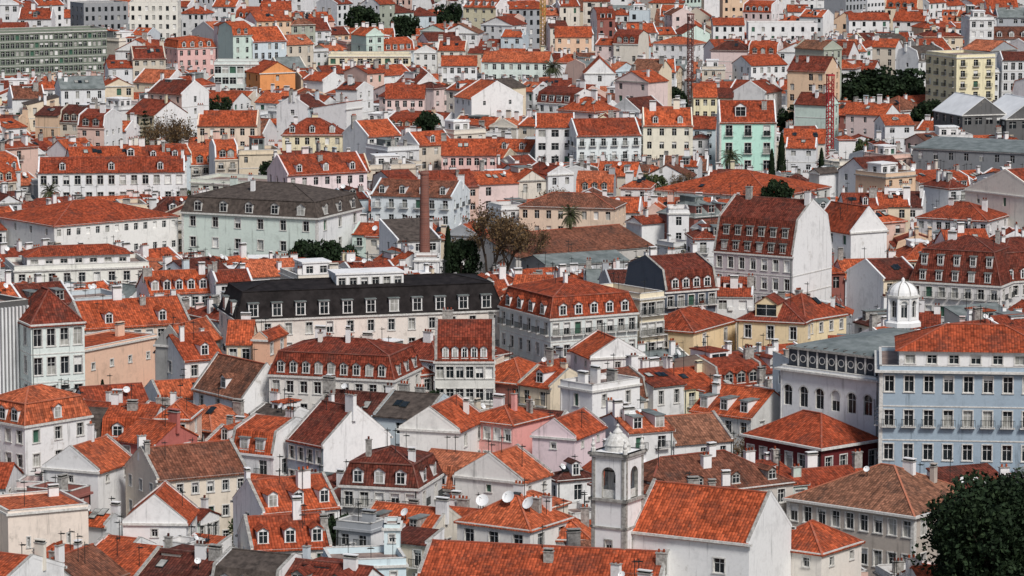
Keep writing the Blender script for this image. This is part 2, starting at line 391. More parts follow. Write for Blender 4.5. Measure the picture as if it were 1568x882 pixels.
        if roof=='hip':
            for a in range(4):
                b=(a+1)%4; p,q=c[a],c[b]; mb.poly(((p[0],p[1],p[2]-.14),(q[0],q[1],q[2]-.14),q,p),rm2)
            kf=k
        zz=e
        def rz(px,py,x=x,y=y,k=k,e=zz): return e+k*max(0,min(x-abs(px),y-abs(py)))
    else:
        pa=o.get('pa',.7); t=.25
        mb.poly([(-X,-Y,H),(X,-Y,H),(X,Y,H),(-X,Y,H)],o.get('deck',DECK))
        for (a,b,c,d) in ((-X,X,-Y,-Y+t),(-X,X,Y-t,Y),(-X,-X+t,-Y+t,Y-t),(X-t,X,-Y+t,Y-t)): mb.box(a,b,c,d,H+.002,H+pa,mt['f'],False)
        for k in 'fblr': fbox(mb,FR[k],-.05,LL[k]+.05,-t-.04,.05,H+pa,H+pa+.08,TRIM,True)
        rz=lambda x,y:H
    dn={'f':o.get('df',0),'r':o.get('dr',0),'l':o.get('dl',0)}
    dw=o.get('dw',1.25); dh=o.get('dh',1.55); ds=o.get('ds','g')
    for kk,n in dn.items():
        if not n: continue
        L=LL[kk]
        for i in range(n):
            s=L*(i+.5)/n if n>1 else L*R.uniform(.35,.65)
            if roof in('mans','gam'):
                s=.8+(L-1.6)*(i+.5)/n
                lv=o.get('dlev',1)
                for q in range(lv):
                    zb=H+.35+q*2.5
                    dormer(mb,FR[kk],s,-.02-(zb-H-.35)*.3,zb,dw,dh,.9,ds,lod,rm,o.get('dm',PLAST))
            elif kf: 
                q=o.get('dq',.7); dormer(mb,FR[kk],s,-q,H+kf*q,dw,dh,min(dh/kf+.2,Y-.3),ds,lod,rm,o.get('dm',PLAST))
    for i in range(o.get('sky',0)):
        if kf and kf<1: 
            kk='f'; L=LL[kk]; a=min(Y*.35,2); skylight(mb,FR[kk],R.uniform(L*.2,L*.8),R.uniform(a,a+.8),kf,H+.16)
    for i in range(o.get('ch',0)):
        if roof in('gx','gam','shed') and R.random()<.6: cx=R.choice((-1,1))*(X-.45)
        else: cx=R.uniform(-X*.75,X*.75)
        cy=R.uniform(-Y*.5,Y*.6)
        chimney(mb,cx,cy,rz(cx,cy),R.uniform(.5,1.6),R.uniform(.45,.7),R.uniform(.9,2.1),R.choice((PLAST,PLAST,WALL,STONE)))
    for i in range(o.get('ant',0)):
        cx=R.uniform(-X*.8,X*.8); cy=R.uniform(-Y*.5,Y*.5); antenna(mb,cx,cy,rz(cx,cy))
    for i in range(o.get('dish',0)):
        cx=R.uniform(-X*.7,X*.7); cy=R.uniform(-Y*.6,-Y*.1); dish(mb,cx,cy,rz(cx,cy)+.5,o.get('dishr',R.uniform(.35,.55)),R.uniform(-.6,.6))
    p=o.get('pent')
    if p:
        x0,x1,y0,y1,zb,h,pr=p[:7]
        f2=(x0,y0,1,0,0,-1); oo=dict(o); oo['arch']=False; oo['balc']=None
        n=p[7] if len(p)>7 else max(1,int((x1-x0)/2))
        for fr_,L_ in ((f2,x1-x0),((x1,y0,0,1,1,0),y1-y0),((x0,y1,0,-1,-1,0),y1-y0),((x1,y1,-1,0,0,1),x1-x0)):
            facade(mb,fr_,L_,zb,zb+h,max(1,int(n*L_/(x1-x0))),[(zb+.5,zb+h-.5)],min(1.2,L_/n*.6),lod,oo,PLAST)
        if pr=='flat': mb.box(x0-.2,x1+.2,y0-.2,y1+.2,zb+h,zb+h+.25,PLAST)
        else:
            cx,cy=(x0+x1)/2,(y0+y1)/2; x,y=(x1-x0)/2+.5,(y1-y0)/2+.5; m_=min(x,y); q=p[8] if len(p)>8 else 2.5; e=zb+h
            c=[(cx-x,cy-y,e),(cx+x,cy-y,e),(cx+x,cy+y,e),(cx-x,cy+y,e)]
            r0,r1=((cx-(x-m_),cy,e+q),(cx+(x-m_)+.01,cy,e+q)) if x>=y else ((cx,cy-(y-m_),e+q),(cx,cy+(y-m_)+.01,e+q))
            if x>=y: fs=[(c[0],c[1],r1,r0),(c[1],c[2],r1),(c[2],c[3],r0,r1),(c[3],c[0],r0)]
            else: fs=[(c[0],c[1],r0),(c[1],c[2],r1,r0),(c[2],c[3],r1),(c[3],c[0],r0,r1)]
            for f in fs: mb.poly(f,TILE)
            mb.poly(c[::-1],TRIM); mb.beam(r0,r1,.28,.12,RIDGE)
            for q_ in c: mb.beam(q_,min((r0,r1),key=lambda t:math.hypot(t[0]-q_[0],t[1]-q_[1])),.24,.09,RIDGE)
    return rz
# ------------------------------------------------------------------ footprints and sight lines
GRID={}
def obb(cx,cy,w,D,yaw):
    c,s=math.cos(yaw),math.sin(yaw)
    return [(cx+c*x-s*y,cy+s*x+c*y) for x,y in ((-w/2,-D/2),(w/2,-D/2),(w/2,D/2),(-w/2,D/2))]
def sat(a,b):
    for q in (a,b):
        for i in range(2):
            ax,ay=q[i+1][0]-q[i][0],q[i+1][1]-q[i][1]
            A=[p[0]*ax+p[1]*ay for p in a]; B=[p[0]*ax+p[1]*ay for p in b]
            if max(A)<=min(B) or max(B)<=min(A): return False
    return True
def cells(q):
    xs=[p[0] for p in q]; ys=[p[1] for p in q]
    for i in range(int(min(xs)//30),int(max(xs)//30)+1):
        for j in range(int(min(ys)//30),int(max(ys)//30)+1): yield (i,j)
def addfoot(q):
    for c in cells(q): GRID.setdefault(c,[]).append(q)
def hit(q):
    for c in cells(q):
        for o in GRID.get(c,()):
            if sat(q,o): return True
    return False
MASK=[]
def vlimit(q,ztop):
    """lowest allowed roof height so that landmark buildings farther away stay in view"""
    us=[];vs=[]
    for p in q:
        u,v=proj(p[0],p[1],ztop); us.append(u); vs.append(v)
    u0,u1,vt=min(us),max(us),min(vs); lim=None
    cy=sum(p[1] for p in q)/4
    for (a,b,v0,v1,y) in MASK:
        if y>cy-1 and u1>a+3 and u0<b-3 and vt<v1: lim=v1 if lim is None else max(lim,v1)
    if lim is None: return ztop
    return CAMZ-cy*(lim+300)/F
def hero(name,A,B,H,D,roof,rh,col,vb,**o):
    a=at(A[0],A[1],H); b=at(B[0],B[1],H)
    w=math.hypot(b[0]-a[0],b[1]-a[1]); yaw=math.atan2(b[1]-a[1],b[0]-a[0])
    cx=(a[0]+b[0])/2-math.sin(yaw)*D/2; cy=(a[1]+b[1])/2+math.cos(yaw)*D/2
    if 'lod' not in o: o['lod']=0 if cy<650 else (1 if cy<1250 else 2)
    if cy<800 and 'ant' not in o: o['ant']=R.choice((0,1,2,3))
    mb=MB(); house(mb,w,D,H,roof,rh,**o)
    if o.get('post'): o['post'](mb,w,D,H)
    emit(mb,name,cx,cy,yaw,tuple(min(.8,c*1.07) for c in col),None,0,o.get('tone',R.uniform(.3,.85)))
    q=obb(cx,cy,w,D,yaw); addfoot(obb(cx,cy,w-.6,D-.6,yaw))
    us=[];vs=[]
    for p in q:
        u,v=proj(p[0],p[1],H); us.append(u); vs.append(v)
    MASK.append((min(us),max(us),min(vs)-60,vb,max(min(a[1],b[1]),(a[1]+b[1])/2,max(a[1],b[1])-4)))
W=(.75,.75,.74)
# ------------------------------------------------------------------ landmark buildings
hero('long_mansard_building',(362,490),(770,474),14,13,'mans',.9,(.72,.66,.60),520,hm=4.0,rm=SLATE,df=11,dl=2,dw=1.5,dh=2.0,ds='f',dm=FRAME,nf=13,ns=3,ww=.95,wh=1.7,sh=3.0,ch=0,trim=True,pent=(-4.6,5.8,-3.6,1.5,17.7,2.1,'flat',6),closed=.03,balc=(1,))
hero('pale_palace',(278,324),(486,334),12,20,'mans',2.4,(.62,.70,.64),400,hm=2.9,rm=SHING,df=5,dr=3,dw=1.6,dh=1.8,nf=6,nr=3,ww=1.2,wh=1.9,sh=4.0,trim=True,cw=.45,quoin=True,ch=3,mr_=PLAST,dm=TRIM)
hero('long_white_convent',(-12,330),(83,346),11,28,'hip',3.2,(.74,.73,.70),385,nf=4,nr=13,ww=.9,wh=1.3,sh=4.0,ch=2,tone=.45)
hero('white_hospital_wing',(58,264),(283,262),12,11,'gx',2.6,(.74,.76,.76),304,nf=13,ww=1.2,wh=1.9,sh=3.6,trim=True,ch=1,df=3,par=True,tone=.35)
hero('mint_green_building',(1102,187),(1189,187),15,12,'gx',4.6,(.48,.78,.64),262,nf=3,ns=0,ww=1.5,wh=2.5,sh=4.2,par=True,ml=PLAST,mr_=PLAST,trim=True,df=1,dw=2.6,dh=2.4,dq=1.6,balc=(0,1),ch=1,closed=0,quoin=True)
hero('white_gable_house',(696,147),(722,151),15,15,'gx',4,W,180,nr=2,rows=1,wh=1.1,ww=.8,par=True,corn=False)
hero('gambrel_tenement',(1093,384),(1214,393),16,14,'gam',3.0,(.46,.42,.43),428,hm=5.6,df=6,dlev=2,nf=7,ns=0,ml=PLAST,mr_=PLAST,ww=1,wh=1.9,par=True,ch=2,ds='f',dm=STONE,dw=1.05,bands=True,tone=.1)
hero('white_gable_house',(1303,356),(1358,352),14,12,'gy',4.2,W,402,nf=0,ns=3,par=True)
hero('red_mansard_building',(1393,430),(1532,438),13,14,'mans',1.8,(.66,.64,.62),472,hm=5.2,df=5,dl=3,dlev=2,dw=1.0,ds='f',dm=WALL,nf=7,ch=3,balc=(0,),tone=.1)
hero('red_mansard_building',(1532,432),(1640,424),13,12,'mans',1.8,(.55,.54,.54),470,hm=4.5,df=5,nf=7,ch=1,tone=.1,dw=1)
hero('yellow_villa',(1128,489),(1232,494),11,11,'hip',3.0,(.75,.61,.39),548,nf=3,ns=2,wh=2,sh=3.8,ch=1,df=1,dw=3.5,dh=2.0,dq=1.0,dm=WALL,tone=.2)
hero('yellow_villa',(1062,508),(1127,490),10,10,'hip',2.6,(.76,.59,.37),545,nf=2,nl=1,wh=2,ch=1,tone=.35)
hero('yellow_villa',(1234,490),(1296,480),11,10,'hip',3.4,(.76,.63,.41),525,nf=4,ns=2,wh=1.5,ww=.8,ch=1,sky=1,tone=.35)
hero('corner_apartment_building',(843,488),(976,478),15,16,'mans',1.8,(.62,.66,.64),556,hm=3.0,df=5,dl=4,nf=8,nl=6,ww=1,wh=1.8,sp=2,sh=3.3,bands=True,balc=(0,2),ch=3,ant=2,closed=.04,tone=.4)
hero('cream_tenement',(980,457),(1017,453),16,12,'flat',1,(.75,.67,.50),535,nf=3,nl=1,ww=1.4,wh=1.9,balc=(0,1,2))
hero('dark_tiled_tenement',(1019,447),(1098,441),15,12,'gam',1.8,(.10,.12,.15),482,hm=3,df=4,nf=5,balc=(0,1),ch=2,par=True,tone=.1)
hero('red_mansard_building',(412,573),(603,582),13,12,'mans',1.4,(.72,.69,.64),613,hm=3.1,df=9,dr=3,dw=1.05,nf=9,ns=3,ch=4,dm=TRIM,tone=.2)
hero('pink_tenement',(607,577),(664,571),12,12,'hip',2.6,(.74,.56,.53),604,nf=3,ns=2,ch=1,tone=.3)
hero('red_mansard_building',(666,553),(757,553),14,11,'gam',1.8,(.66,.66,.62),600,hm=3.1,df=5,nf=6,ns=2,ch=3,par=True,dw=.9,tone=.22)
hero('blue_tiled_palace',(1347,566),(1620,570),20,16,'flat',1,(.32,.40,.47),736,nf=9,ns=5,ww=1.15,wh=2.0,sh=4.3,pa=.5,trim=True,cw=.6,bands=True,quoin=True,closed=.0,rows=4,pent=(-8.6,10.5,-5.8,6,20,2.1,'hip',7,2.6),balc=(1,),tone=.5,ant=0)
hero('dark_red_building',(1140,664),(1258,686),10,10.5,'hip',3.3,(.12,.02,.022),727,nf=6,nr=4,ww=1.2,wh=2.1,sh=4,top=1.3,trim=True,cw=.5,closed=0,tone=.42,ant=0)
def neo(mb,w,D,H):
    fr=(-w/2+.8,-D/2+.8,1,0,0,-1)
    mb.box(-w/2+.8,w/2-.8,-D/2+.8,D/2-.8,H+.01,H+2.5,NAVY,False)
    n=9
    for i in range(n):
        s=(w-1.6)*(i+.5)/n
        for k in range(12):
            a=2*math.pi*k/12; b=2*math.pi*(k+1)/12; cz=H+1.35
            mb.poly([P(fr,s+r*math.cos(t),.04,cz+r*math.sin(t)) for r,t in ((.4,a),(.4,b),(.52,b),(.52,a))],TRIM)
        fbox(mb,fr,s+(w-1.6)/n/2-.12,s+(w-1.6)/n/2+.12,0,.1,H+.3,H+2.4,TRIM)
    mb.box(-w/2+.5,w/2-.5,-D/2+.5,D/2-.5,H+2.5,H+2.8,STONE)
    x,y=w/2-.6,D/2-.6; z=H+2.82
    c=[(-x,-y,z),(x,-y,z),(x,y,z),(-x,y,z)]; t0=(0,-4,z+1.1); t1=(0,4,z+1.1)
    for f in ((c[0],c[1],t0),(c[1],c[2],t1,t0),(c[2],c[3],t1),(c[3],c[0],t0,t1)): mb.poly(f,ZINC)
    q=-x+1
    while q<x: mb.beam((q,-y+.3,z+.02+.1*(x-abs(q))/x),(q,y-.3,z+.02+.1*(x-abs(q))/x),.08,.1,SHING); q+=1.6
hero('neoclassical_hall',(1195,562),(1342,581),16.5,24,'flat',1,(.75,.76,.76),642,nf=6,ns=8,ww=1.35,wh=2.7,top=2.2,sh=5,arch=True,pa=.25,cw=.6,closed=0,post=neo,ant=0)
hero('church',(966,812),(1147,832),12,10.5,'gx',4.5,W,884,nf=2,ns=0,rows=1,top=2,wh=1.6,ww=1.3,par=True,trim=True,cw=.4,tone=.65,ant=0)
hero('church_sacristy',(1165,834),(1258,847),9.5,8.5,'hip',2.6,(.74,.70,.64),884,nf=2,ns=2,rows=1,ww=.8,wh=1,ch=0,tone=.6)
hero('old_seminary',(1205,762),(1400,790),8,16,'hip',4.0,(.46,.41,.36),884,rm=OLD,nf=9,nr=4,ww=1.1,wh=1.9,sh=4,trim=True,quoin=True,cw=.45,ch=2,dish=1,tone=1)
hero('old_brown_roof_house',(990,764),(1215,737),9.5,12,'hip',3.6,(.5,.47,.43),762,rm=OLD,nf=6,df=4,dw=1.2,dm=STONE,dh=1.2,ch=3,tone=.3)
hero('pink_house',(707,641),(785,650),12,9,'hip',1.6,(.72,.36,.33),697,nf=5,ns=0,ww=.9,wh=1.5,ch=3,tone=.6)
hero('white_gable_house',(612,655),(702,660),12,11,'gy',2.6,(.75,.74,.71),702,nf=0,ns=2,par=True,ch=1)
hero('grey_blue_tenement',(440,672),(495,683),11,11,'gx',4.2,(.28,.32,.38),742,nf=4,ns=1,nr=0,par=True,mr_=PLAST,ml=PLAST,ch=2,tone=.12)
hero('pink_gable_house',(815,666),(880,671),11,10,'gy',2.0,(.76,.61,.63),714,nf=1,ww=.7,wh=.8,rows=1,par=True)
hero('white_villa',(700,797),(812,811),9,9,'hip',2.8,(.73,.71,.67),852,nf=3,ns=2,rows=2,wh=1.6,ww=1.3,trim=True,ch=3,dish=3,dishr=.75,tone=.8)
hero('white_villa',(822,824),(905,826),7,7,'hip',2.2,(.73,.71,.67),852,nf=2,ch=1,tone=.8)
hero('long_low_house',(640,878),(1010,897),7.5,10,'gx',2.6,(.7,.7,.68),900,nf=10,ch=2,par=True,tone=.5)
hero('beige_blank_house',(12,786),(135,775),9,10,'flat',1.6,(.74,.65,.57),866,nf=2,rows=1,ww=.3,wh=1.2,top=3,ns=1,ch=1,pa=.25,deck=TILE)
hero('dormer_house',(402,786),(520,775),9,9,'gx',3,(.74,.75,.77),800,nf=4,nl=1,df=3,ch=2,par=True,rows=2,tone=.65)
hero('dormer_house',(384,842),(508,836),8,9,'gx',2.8,(.70,.66,.6),862,nf=4,nl=1,df=3,ch=2,par=True,rows=2,tone=.45)
hero('light_blue_stepped_house',(506,868),(622,864),8,7,'flat',1,(.58,.70,.74),884,nf=3,rows=1,ww=.7,wh=.9)
hero('light_blue_stepped_house',(588,808),(612,808),11,4,'flat',1,(.62,.73,.77),880,nf=1,rows=1,ww=.6,wh=.9,ns=0,pa=.4)
hero('white_gable_house',(697,727),(800,738),10,7,'gy',2.8,(.75,.74,.71),756,nf=1,ww=.7,wh=.9,rows=1,par=True)
hero('dark_roof_house',(522,742),(640,748),10,10,'mans',1.4,(.56,.56,.55),792,hm=2.6,df=3,dr=2,nf=5,ns=2,ch=2,balc=(0,),tone=.08)
hero('corner_tower_block',(47,497),(129,492),17,11,'hip',4.6,(.65,.71,.68),602,nf=4,nl=2,nr=2,ww=1.2,wh=2.5,sh=4.1,trim=True,closed=0,bands=True,tone=.2)
def louv(mb,w,D,H):
    q=.2
    while q<w-.2:
        fbox(mb,(-w/2,-D/2,1,0,0,-1),q,q+.3,0.005,.35,.2,H-.1,WMET); q+=.62
hero('louvred_office_building',(-70,478),(43,466),19,11,'flat',1,(.10,.10,.10),622,nf=0,ns=0,corn=False,post=louv)
hero('peach_house',(128,536),(240,514),10.5,9,'flat',2.4,(.78,.51,.38),586,nf=4,rows=1,wh=1.0,ww=.7,top=2.2,ch=1,pa=.2,deck=TILE)
hero('peach_terrace_row',(128,503),(292,493),11,11,'gx',3.3,(.75,.60,.49),522,nf=9,ch=5,par=True,df=2,tone=.65)
hero('grey_rendered_house',(238,527),(281,530),13,11,'gy',2.6,(.32,.32,.31),584,nf=0,ns=1,par=True)
hero('white_house',(283,552),(342,547),11.5,10,'gx',3,W,590,nf=2,nl=1,df=1,ch=2,tone=.45)
hero('cream_house',(347,526),(386,526),13,10,'gx',2.6,(.76,.63,.47),566,nf=2,ch=1,sh=2.8)
hero('orange_party_wall_house',(387,519),(408,520),14,8,'gy',.8,(.74,.44,.30),580,nf=0,ns=2,par=True)
hero('steep_roof_house',(296,594),(372,612),9.5,8,'gx',4.4,W,630,nf=3,df=1,nr=1,ch=1,rm=OLD,par=True)
hero('red_mansard_building',(-30,640),(38,652),12,11,'mans',1.4,W,690,hm=2.6,df=3,dr=1,nf=4)
hero('peach_tower_house',(237,640),(290,641),12,8,'hip',1.8,(.73,.52,.41),702,nf=2,nl=1,nr=1,ch=1)
hero('crimson_house',(180,672),(236,680),11,8,'gx',2,(.42,.13,.11),700,nf=2,ch=1)
hero('cream_house',(240,735),(380,722),10,10,'gx',3,(.68,.61,.51),790,rm=OLD,nf=6,nl=3,ww=.8,wh=1.3,ch=2,par=True)
hero('white_gable_house',(188,800),(285,801),8,9,'gy',3.0,W,838,nf=1,rows=1,ww=.7,wh=.9,par=True)
hero('white_gable_house',(66,715),(150,722),10,9,'gy',2.6,W,752,nf=1,rows=1,ww=.7,wh=.9,par=True,ch=1)
hero('white_stair_tower_house',(858,590),(907,598),13,9,'flat',1,W,640,nf=1,ns=2,ww=.8,ch=3)
hero('white_gable_house',(905,548),(987,544),12,9,'gy',2.4,W,572,nf=1,rows=1,ww=.8,wh=.9,par=True)
hero('dormer_house',(1058,628),(1150,640),10,10,'gx',3,(.6,.6,.58),648,nf=4,df=3,ch=2,ds='f')
hero('cream_store_building',(795,315),(940,319),11,11,'hip',2.4,(.73,.58,.45),346,nf=8,rm=OLD,ww=1.0)
hero('pink_tenement',(676,237),(760,237),12,11,'gx',3,(.73,.48,.44),264,nf=7,ch=2,sky=2)
hero('cream_tenement',(432,206),(524,206),13,11,'hip',3.6,(.76,.67,.47),234,nf=6,df=3,ch=2)
hero('cream_tenement',(302,192),(394,192),14,11,'gx',3,(.76,.61,.49),214,nf=6,ch=2,par=True)
hero('white_tenement',(820,194),(880,194),15,11,'gx',2.6,W,252,nf=3,ch=1,par=True,ww=1.7)
hero('white_tenement',(883,208),(982,206),13.5,11,'gx',3.4,(.70,.75,.75),250,nf=6,ch=2,par=True,balc=(0,1))
hero('white_tenement',(985,192),(1061,192),15,11,'gx',3.6,(.78,.71,.59),242,nf=4,df=2,ch=2,par=True,tone=.75)
hero('pale_pink_row',(440,268),(562,262),12,11,'gx',3.6,(.77,.64,.64),290,nf=7,df=3,ch=3,par=True)
hero('green_grey_terrace_block',(292,278),(446,286),9,12,'flat',1,(.64,.68,.60),300,nf=10,rows=2,ww=1.5)
hero('blue_white_tenement',(568,298),(692,302),12,12,'gx',2.6,(.68,.73,.76),344,nf=6,df=4,ch=3,par=True,rm=OLD,balc=(0,))
hero('big_red_roof_hall',(1000,290),(1182,302),8,26,'hip',4.0,(.6,.6,.56),306,nf=10,sky=3,tone=.55)
hero('white_gable_house',(1478,290),(1600,304),15,14,'gy',4.6,(.74,.70,.63),346,nf=3,rows=2,ww=.8,par=True)
hero('hip_roof_block',(1404,332),(1512,338),11,12,'hip',2.8,(.64,.62,.62),356,nf=8,wh=1.4,ch=2)
hero('concrete_works',(1398,226),(1610,236),13,14,'shed',1.4,(.22,.23,.24),262,nf=9,rows=1,ns=0,rm=ZINC,closed=0)
hero('covered_works_building',(1474,176),(1540,174),16,16,'gy',4.0,(.12,.12,.12),196,nf=4,rm=WMET,rows=1,ww=1.8,closed=0)
hero('covered_works_building',(1541,182),(1620,180),15,16,'gy',4.6,(.12,.12,.12),200,nf=4,rm=WMET,rows=1,ww=1.8,closed=0)
hero('grey_slab_block',(-30,52),(163,46),20,13,'flat',1,(.18,.21,.17),118,nf=26,rows=6,ww=1.1,wh=1.5,sh=2.5,bands=True,lod=1,trim=False)
hero('cream_apartment_tower',(1418,82),(1465,88),22,12,'flat',1,(.78,.69,.47),164,nf=4,ns=3,rows=6,ww=1.4,sh=2.9,balc=(0,1,2,3),lod=1,trim=False)
hero('white_apartment_block',(1458,110),(1530,110),17,11,'flat',1,(.70,.72,.74),160,nf=6,rows=5,ww=1.4,sh=2.9)
hero('white_row',(738,94),(840,95),14,11,'gx',2.6,(.66,.76,.70),120,nf=8,lod=1)
hero('cream_row',(503,86),(628,86),13,11,'flat',1,(.76,.69,.51),100,nf=9,ww=1.6)
hero('white_tower_block',(198,6),(272,6),22,12,'flat',1,(.76,.73,.66),42,nf=7,rows=5)
hero('grey_tower_block',(128,8),(196,6),20,12,'flat',1,(.30,.31,.32),46,nf=7,rows=5)
hero('white_villa_block',(1092,38),(1140,38),15,11,'gx',2,W,60,nf=4)
hero('white_villa_block',(1146,38),(1252,38),14,11,'flat',1,W,62,nf=7)
hero('white_villa_block',(1300,30),(1362,30),15,11,'gx',2,W,50,nf=4)
hero('white_tenement',(1000,66),(1060,68),14,11,'hip',2,W,92,nf=5)
hero('white_tenement',(1150,100),(1205,98),14,11,'gx',2.4,W,124,nf=5)
hero('white_tenement',(676,100),(730,100),14,11,'gx',2.4,(.74,.76,.77),124,nf=5)
hero('pink_tenement',(590,150),(650,150),13,11,'gx',3,(.76,.58,.54),172,nf=5)
hero('yellow_tenement',(1062,148),(1098,148),14,11,'gx',3,(.77,.69,.47),176,nf=3)
hero('peach_row',(850,56),(906,56),13,11,'gx',3,(.78,.52,.37),82,nf=4)
hero('white_modern_block',(328,98),(396,98),16,11,'flat',1,(.64,.71,.68),140,nf=6,ww=1.8,wh=1.9)
hero('orange_house',(398,112),(452,110),14,10,'gy',3,(.72,.31,.12),136,nf=1)
hero('pink_mansard_house',(272,74),(330,72),14,11,'mans',1,(.72,.46,.43),108,hm=2.4,df=4,nf=5,lod=1)
hero('white_gable_house',(895,112),(942,112),13,11,'gy',4.4,W,132,nf=1)
hero('white_balustrade_block',(22,414),(228,407),10.5,12,'flat',1,(.72,.72,.66),441,nf=9,ns=4,ww=1.1,pent=(-9,9,-2.5,4,10.5,1.8,'hip',7,1.4))
hero('white_dormer_row',(230,450),(322,446),10.5,10,'gx',3,W,470,nf=6,df=5,ch=2)
hero('market_shed',(790,394),(1000,376),6,22,'gx',3,(.5,.48,.45),400,nf=0,ns=0,rm=OLD)
hero('zinc_shed',(836,406),(962,398),6.5,10,'gx',1.2,(.45,.46,.46),418,nf=0,rm=ZINC)
hero('white_small_house',(1024,326),(1055,326),12,8,'flat',1,W,368,nf=1,ch=1)
hero('white_small_house',(634,398),(672,398),10,7,'flat',1,W,420,nf=0,ns=0,pa=.4)
# ------------------------------------------------------------------ church bell tower
mb=MB(); S=2.05
zb,zc=15.6,20.3
frs=[(-S,-S,1,0,0,-1),(S,-S,0,1,1,0),(S,S,-1,0,0,1),(-S,S,0,-1,-1,0)]
for fr in frs:
    fq(mb,fr,0,2*S,-3,8.0,0,PLAST)
    facade(mb,fr,2*S,8,15.3,1,[(9.5,11.0)],.8,0,{'trim':True,'closed':0,'tm':STONE},PLAST)
    fbox(mb,fr,0,.42,0,.08,-3,15.2,STONE); fbox(mb,fr,2*S-.42,2*S,0,.08,-3,15.2,STONE)
    fbox(mb,fr,-.3,2*S+.3,-.2,.3,15.3,15.6,STONE); fbox(mb,fr,-.15,2*S+.15,-.2,.15,12.3,12.5,STONE)
    for o_ in (0,-.45):
        fq(mb,fr,0,1.2,zb,zc,o_,PLAST); fq(mb,fr,2*S-1.2,2*S,zb,zc,o_,PLAST)
        ra=(2*S-2.4)/2; c=S; zs=18.2
        for i in range(8):
            t0=math.pi*i/8; t1=math.pi*(i+1)/8
            mb.poly((P(fr,c-ra*math.cos(t0),o_,zs+ra*math.sin(t0)),P(fr,c-ra*math.cos(t1),o_,zs+ra*math.sin(t1)),P(fr,c-ra*math.cos(t1),o_,zc),P(fr,c-ra*math.cos(t0),o_,zc)),PLAST)
    for s_ in (1.2,2*S-1.2): mb.poly((P(fr,s_,0,zb),P(fr,s_,-.45,zb),P(fr,s_,-.45,zs),P(fr,s_,0,zs)),STONE)
    for i in range(8):
        t0=math.pi*i/8; t1=math.pi*(i+1)/8
        mb.poly((P(fr,c-ra*math.cos(t0),0,zs+ra*math.sin(t0)),P(fr,c-ra*math.cos(t1),0,zs+ra*math.sin(t1)),P(fr,c-ra*math.cos(t1),-.45,zs+ra*math.sin(t1)),P(fr,c-ra*math.cos(t0),-.45,zs+ra*math.sin(t0))),STONE)
    fbox(mb,fr,.1,.42,0,.1,zb,zc-.3,STONE); fbox(mb,fr,2*S-.42,2*S-.1,0,.1,zb,zc-.3,STONE)
    fbox(mb,fr,1.2,2*S-1.2,-.4,-.3,zb,zb+.9,TRIM,True)
    fbox(mb,fr,-.35,2*S+.35,-.2,.35,zc,zc+.3,STONE); fbox(mb,fr,-.2,2*S+.2,-.2,.2,zc-.25,zc,TRIM)
mb.poly([(-S,-S,zb),(S,-S,zb),(S,S,zb),(-S,S,zb)],STONE); mb.poly([(-S-.3,-S-.3,zc+.3),(S+.3,-S-.3,zc+.3),(S+.3,S+.3,zc+.3),(-S-.3,S+.3,zc+.3)],PLAST)
mb.lathe(0,0,[(.0,17),(.45,17.05),(.42,17.4),(.3,17.9),(.12,18.1),(.0,18.2)],10,IRON); mb.box(-1.6,1.6,-.06,.06,18.15,18.3,IRON)
mb.lathe(0,0,[(1.45,zc+.3),(1.4,zc+.9),(1.5,zc+.95),(1.25,zc+1.5),(.85,zc+2.0),(.5,zc+2.2),(.55,zc+2.3),(.3,zc+2.6),(.12,zc+2.8),(.2,zc+3.0),(.0,zc+3.25)],16,TRIM)
for a in (-1,1):
    for b in (-1,1): mb.lathe(a*(S-.1),b*(S-.1),[(.28,zc+.3),(.28,zc+.7),(.15,zc+.8),(.26,zc+1.1),(.1,zc+1.5),(.16,zc+1.65),(0,zc+1.9)],8,TRIM)
mb.box(-.03,.03,-.03,.03,zc+3.1,zc+4.0,IRON); mb.box(-.25,.25,-.02,.02,zc+3.6,zc+3.66,IRON)
ty=389; tx=(947-784)/F*392
emit(mb,'church_bell_tower',tx,ty,math.radians(-30),(.7,.7,.7)); addfoot(obb(tx,ty,4,4,-.5)); MASK.append((912,982,655,862,ty))
# ------------------------------------------------------------------ cupola lantern
mb=MB(); n=8; r=2.1; zz=19.4
mb.lathe(0,0,[(2.6,zz),(2.6,zz+.6),(2.3,zz+.7),(r+.1,zz+.9)],n,PLAST,math.pi/8)
for i in range(n):
    a=math.pi/8+2*math.pi*i/n; b=a+2*math.pi/n
    p=(r*math.cos(a),r*math.sin(a)); q=(r*math.cos(b),r*math.sin(b)); L=math.hypot(q[0]-p[0],q[1]-p[1])
    fr=(q[0],q[1],(p[0]-q[0])/L,(p[1]-q[1])/L,math.cos((a+b)/2),math.sin((a+b)/2))
    facade(mb,fr,L,zz+.9,zz+4.0,1,[(zz+1.3,zz+3.6)],.85,0,{'arch':True,'closed':0},PLAST)
    mb.box(p[0]-.14,p[0]+.14,p[1]-.14,p[1]+.14,zz+.9,zz+4.0,PLAST)
mb.lathe(0,0,[(2.35,zz+4.0),(2.35,zz+4.3),(2.15,zz+4.35)],n,TRIM,math.pi/8)
mb.lathe(0,0,[(2.1*math.cos(t),zz+4.35+1.75*math.sin(t)) for t in [math.pi/2*k/7 for k in range(7)]]+[(.25,zz+6.1),(.25,zz+6.4),(0,zz+6.7)],16,PLAST)
for i in range(8):
    pts=[(2.14*math.cos(t),zz+4.37+1.78*math.sin(t)) for t in [math.pi/2*k/7 for k in range(7)]]
    a=math.pi/8+2*math.pi*i/8
    for (r0,z0),(r1,z1) in zip(pts,pts[1:]): mb.beam((r0*math.cos(a),r0*math.sin(a),z0),(r1*math.cos(a),r1*math.sin(a),z1),.12,.05,STONE)
